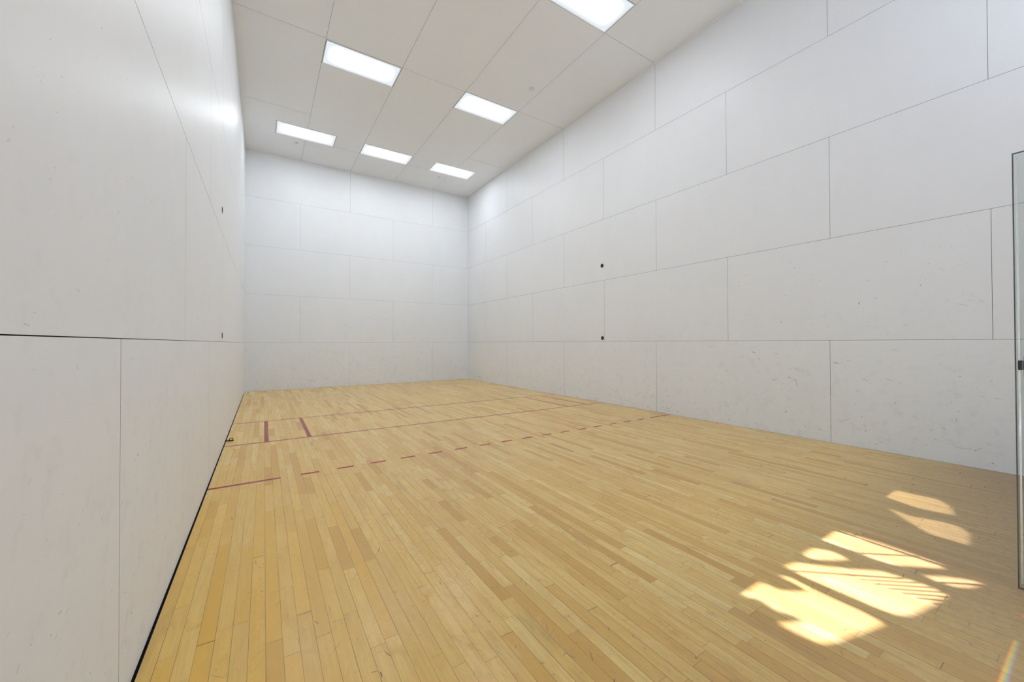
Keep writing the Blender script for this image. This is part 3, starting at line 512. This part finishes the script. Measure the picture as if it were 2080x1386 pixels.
anchor('right', (W, 6.107, 2.735), 'black round net anchor high on the right wall above the panel joint')
anchor('right', (W, 6.103, 1.286), 'black round net anchor low on the right wall beside the vertical panel joint')
anchor('left', (0.0, 5.93, 2.690), 'upper black net anchor on the left wall, seen edge-on as a sliver')
anchor('left', (0.0, 5.985, 1.289), 'lower black net anchor on the left wall, seen edge-on as a sliver')

# floor hook by the left wall
t = thing('floor_hook', (0.0, 6.44, 0.0), 'small dark metal eye hook at the foot of the left wall', 'hook')
mb = MB(); mb.tube([(0.001, 0.02, 0.008), (0.03, 0.012, 0.008), (0.088, -0.010, 0.007)], 0.006); mb.build('shank', M_BLACK, t, smooth=True)
mb = MB(); mb.tube([(0.062+0.019*math.cos(k*math.pi/12), -0.002+0.003*math.cos(k*math.pi/12), 0.024+0.012*math.sin(k*math.pi/12)) for k in range(24)], 0.0042, closed=True); mb.build('eye_ring', M_BLACK, t, smooth=True)

# ------------------------------------------------------------------ the open glass door
def glass_mat(name, tint, rough):
    m = bpy.data.materials.new(name); m.use_nodes = True; nt = m.node_tree; nt.nodes.clear()
    tr = nt.nodes.new('ShaderNodeBsdfTransparent'); tr.inputs[0].default_value = (*tint, 1)
    gl = nt.nodes.new('ShaderNodeBsdfGlossy'); gl.inputs['Roughness'].default_value = rough
    lw = nt.nodes.new('ShaderNodeLayerWeight'); lw.inputs[0].default_value = 0.5
    fr = V(nt, lw.outputs['Facing']).pow(5.0)*0.94 + 0.035
    mx = nt.nodes.new('ShaderNodeMixShader'); out = nt.nodes.new('ShaderNodeOutputMaterial')
    nt.links.new(fr.k, mx.inputs[0]); nt.links.new(tr.outputs[0], mx.inputs[1]); nt.links.new(gl.outputs[0], mx.inputs[2]); nt.links.new(mx.outputs[0], out.inputs[0])
    return m
M_GLASS = glass_mat('clear_greenish_glass', (0.885, 0.91, 0.895), 0.02)
M_GEDGE = simple('ground_glass_edge', (0.055, 0.075, 0.07), 0.35, alpha=0.85)
M_BEVEL = simple('clear_edge_seal', (0.85, 0.9, 0.92), 0.5, alpha=0.26)
DX, D0, D1, DZ0, DZ1, DT = 3.46, 0.012, 0.822, 0.010, 2.118, 0.012
t = thing('door_1', (DX, 0.0, 0.0), 'frameless glass door standing open at the right edge of the picture', 'door', kind='structure')
mb = MB(); mb.raw = True
e = 0.004
x0, x1 = 0.0, DT
for xx in (x0, x1): mb.poly([(xx, D0, DZ0+e), (xx, D1-e, DZ0+e), (xx, D1-e, DZ1-e), (xx, D0, DZ1-e)], 0)
for xa, xb in ((x0, x0+0.0025), (x1, x1-0.0025)):          # ground arrises round the pane
    mb.poly([(xa, D1-e, DZ0+e), (xb, D1, DZ0), (xb, D1, DZ1), (xa, D1-e, DZ1-e)], 1)
    mb.poly([(xa, D0, DZ1-e), (xa, D1-e, DZ1-e), (xb, D1, DZ1), (xb, D0, DZ1)], 1)
    mb.poly([(xa, D0, DZ0+e), (xa, D1-e, DZ0+e), (xb, D1, DZ0), (xb, D0, DZ0)], 1)
mb.poly([(x0+0.0025, D1, DZ0), (x1-0.0025, D1, DZ0), (x1-0.0025, D1, DZ1), (x0+0.0025, D1, DZ1)], 1)
mb.poly([(x0+0.0025, D0, DZ1), (x1-0.0025, D0, DZ1), (x1-0.0025, D1, DZ1), (x0+0.0025, D1, DZ1)], 1)
mb.poly([(x0+0.0025, D0, DZ0), (x1-0.0025, D0, DZ0), (x1-0.0025, D1, DZ0), (x0+0.0025, D1, DZ0)], 1)
mb.poly([(x0, D0, DZ0), (x1, D0, DZ0), (x1, D0, DZ1), (x0, D0, DZ1)], 1)
mb.build('glass_pane', [M_GLASS, M_GEDGE], t)
mb = MB(); mb.tube([(-0.003, 0.8085, DZ0+0.03), (-0.003, 0.8085, 1.0), (-0.003, 0.8085, DZ1-0.03)], 0.0035, n=10)
o = mb.build('edge_seal', M_BEVEL, t, smooth=True); o['label'] = 'clear plastic seal strip'
mb = MB(); mb.box((-0.006, 0.690, 1.022), (-0.0005, 0.796, 1.132)); o = mb.build('lock_plate', M_STEEL, t, bevel=0.002); o['label'] = 'grey steel lock plate'
mb = MB(); mb.box((-0.012, 0.797, 1.064), (0.020, 0.812, 1.110)); o = mb.build('latch', M_DARK, t, bevel=0.003); o['label'] = 'dark latch bolt'
for zz in (0.20, 1.90):
    mb = MB(); mb.box((-0.006, 0.002, zz-0.05), (DT+0.006, 0.075, zz+0.05)); mb.build('hinge', M_STEEL, t, bevel=0.003)

# ------------------------------------------------------------------ lobby behind the camera: floor, and an added pierced mask that cuts the sun into patches
SUN_S = 2.13/1.65                          # metres of fall per metre towards the front wall
mb = MB(); mb.raw = True
mb.poly([(-4, -3.0, -0.012), (10, -3.0, -0.012), (10, -0.121, -0.012), (-4, -0.121, -0.012)], 0)
tag(mb.build('floor_lobby', simple('grey_lobby_floor', (0.62, 0.62, 0.62), 0.6)), 'grey lobby floor outside the doorway', 'floor', kind='structure')
YW = -1.6
def make_sun_mask():  # unseen band added behind the camera; its holes shape the sun patches
    cu = bpy.data.curves.new('sun_mask', 'CURVE'); cu.dimensions = '2D'; cu.fill_mode = 'BOTH'; cu.extrude = 0.01
    def loop(pts):
        s = cu.splines.new('POLY'); s.points.add(len(pts)-1); s.use_cyclic_u = True
        for p, q in zip(s.points, pts): p.co = (q[0], q[1], 0, 1)
    loop([(1.8, 2.95), (5.7, 2.95), (5.7, 4.36), (1.8, 4.36)])
    for k in SP:
        loop([(x, (y-YW)*SUN_S) for x, y in SP[k]])
    loop([(x, (y-YW)*SUN_S) for x, y in SLIT])
    tmp = bpy.data.objects.new('tmp', cu); scene.collection.objects.link(tmp)
    dg = bpy.context.evaluated_depsgraph_get(); me = bpy.data.meshes.new_from_object(tmp.evaluated_get(dg))
    bpy.data.objects.remove(tmp)
    for v in me.vertices: v.co = (v.co.x, YW-v.co.z, v.co.y)
    me.name = 'sun_mask'; me.materials.clear(); me.materials.append(simple('sun_mask_paint', (0.6, 0.6, 0.59), 0.7))
    o = bpy.data.objects.new('sun_mask', me); C.objects.link(o)
    return tag(o, 'added pierced sun mask, unseen behind the camera', 'wall', kind='structure')
mb = MB(); mb.box((-0.5, -2.3, 6.12), (6.6, -0.121, 6.22))  # unseen slab added to block sun leaking in through the upper opening
tag(mb.build('sun_block_slab', simple('white_slab_paint', (0.8, 0.8, 0.8), 0.7)), 'added white slab behind the camera that keeps the sun out of the upper opening', 'ceiling', kind='structure')
SLIT = [(3.444, 0.83), (3.470, 0.83), (3.470, 1.38), (3.444, 1.38)]
WL = make_sun_mask()
# cords and thin bars added in the doorway head to throw crisp lines
mb = MB()
YC = -0.05
for (a, b) in CABLES:
    pa = Vector((a[0], YC, (a[1]-YC)*SUN_S)); pb = Vector((b[0], YC, (b[1]-YC)*SUN_S)); mb.tube([pa, pb], 0.007, n=8)
mb.build('hanging_cord', M_BLACK, WL)
mb = MB()
for k in range(7):
    a = (2.93+0.009*k, 1.310-0.048*k); b = (3.145, 1.140-0.044*k)
    pa = Vector((a[0], YC, (a[1]-YC)*SUN_S)); pb = Vector((b[0], YC, (b[1]-YC)*SUN_S)); mb.tube([pa, pb], 0.0050, n=6)
mb.build('stripe_bar', M_BLACK, WL)

# ------------------------------------------------------------------ daylight
sl = bpy.data.lights.new('sun', 'SUN'); sl.energy = SUNW; sl.angle = math.radians(0.5); sl.color = (1.0, 0.94, 1.10)
so = bpy.data.objects.new('sun', sl); C.objects.link(so)
so.rotation_euler = Vector((0.0, 1.0, -SUN_S)).to_track_quat('-Z', 'Y').to_euler()
# added spot lamp throwing a rainbow streak, as if split by the door edge
def add_rainbow():
    from mathutils import Matrix
    src = Vector((3.41, 0.812, 0.70)); tgt = Vector((2.72, 0.781, 0.0))
    d = (tgt-src).normalized(); yv = Vector((0.045, 1, 0)); yv = (yv-d*yv.dot(d)).normalized(); xv = yv.cross(-d)
    ld = bpy.data.lights.new('rainbow_spot', 'SPOT'); ld.energy = RAINBOW; ld.spot_size = math.radians(76); ld.spot_blend = 0.0; ld.shadow_soft_size = 0.0005
    lo = bpy.data.objects.new('rainbow_spot', ld); C.objects.link(lo)
    lo.matrix_world = Matrix(((xv.x, yv.x, -d.x, src.x), (xv.y, yv.y, -d.y, src.y), (xv.z, yv.z, -d.z, src.z), (0, 0, 0, 1)))
    def uv(x, y):
        q = Vector((x, y, 0))-src; w = q.dot(d); return q.dot(xv)/w, q.dot(yv)/w
    ld.use_nodes = True; nt = ld.node_tree
    em = [n for n in nt.nodes if n.type == 'EMISSION'][0]
    x, y, z = coords(nt, 'Normal')
    u = x/(z*-1.0); v = y/(z*-1.0)
    if True:                                             # lamp-space direction; sign does not matter for |z|
        az = z.abs(); u = x/az; v = y/az
    def between(t, a, b, e):
        lo_, hi_ = min(a, b), max(a, b); return t.map(lo_-e, lo_+e)*t.map(hi_-e, hi_+e, 1.0, 0.0)
    m1 = between(u, uv(2.42, .77)[0], uv(2.93, .79)[0], 0.045)
    m2 = between(u, uv(3.17, .806)[0], uv(3.28, .813)[0], 0.02)*0.8
    hw = 0.014
    t = v.map(-hw, hw, 0.0, 1.0, smooth=False)
    col = ramp(nt, t, [(0.0, (0, 0, 0)), (0.12, (0.10, 0.05, 0.6)), (0.32, (0.05, 0.35, 1.0)), (0.5, (0.25, 0.9, 0.35)), (0.66, (1.0, 0.8, 0.05)), (0.84, (0.9, 0.15, 0.02)), (1.0, (0, 0, 0))])
    nt.links.new(col, em.inputs[0]); nt.links.new((m1+m2).k, em.inputs[1])
add_rainbow()
wd = bpy.data.worlds.new('World'); scene.world = wd; wd.use_nodes = True
M_TINT = glass_mat('grey_tinted_glass', (0.60, 0.61, 0.59), 0.05)
mb = MB(); mb.box((3.485, -0.07, 0.0), (5.2, -0.06, 2.13))  # tinted pane added to weaken the sun patches on this side
tag(mb.build('sun_dim_pane', M_TINT), 'added grey glass pane that dims the sun beside the doorway', 'window', kind='structure')
bg = wd.node_tree.nodes['Background']; bg.inputs[0].default_value = (0.76, 0.88, 1.02, 1); bg.inputs[1].default_value = SKYW

# ------------------------------------------------------------------ camera
cam = bpy.data.cameras.new('camera'); co = bpy.data.objects.new('camera', cam); C.objects.link(co); scene.camera = co
f_px, cx_px, cy_px = 787.9161, 1040.5608, 688.3433
cam.sensor_fit = 'HORIZONTAL'; cam.sensor_width = 36.0; cam.lens = f_px/2080*36.0
cam.shift_x = -(cx_px-1040)/2080; cam.shift_y = (cy_px-693)/2080
cam.clip_start = 0.02; cam.clip_end = 100
yaw, pitch, roll = 0.5700, 0.0096, -0.0026
fw = Vector((math.sin(yaw)*math.cos(pitch), math.cos(yaw)*math.cos(pitch), math.sin(pitch)))
r0 = Vector((math.cos(yaw), -math.sin(yaw), 0)); u0 = r0.cross(fw)
rr = r0*math.cos(roll)+u0*math.sin(roll); uu = -r0*math.sin(roll)+u0*math.cos(roll)
from mathutils import Matrix
co.matrix_world = Matrix(((rr.x, uu.x, -fw.x, 0.3943), (rr.y, uu.y, -fw.y, 0.552), (rr.z, uu.z, -fw.z, 1.203), (0, 0, 0, 1)))

scene.view_settings.view_transform = 'Standard'; scene.view_settings.look = 'None'
scene.view_settings.exposure = EXPO; scene.view_settings.gamma = 1.0
scene.view_settings.use_curve_mapping = False
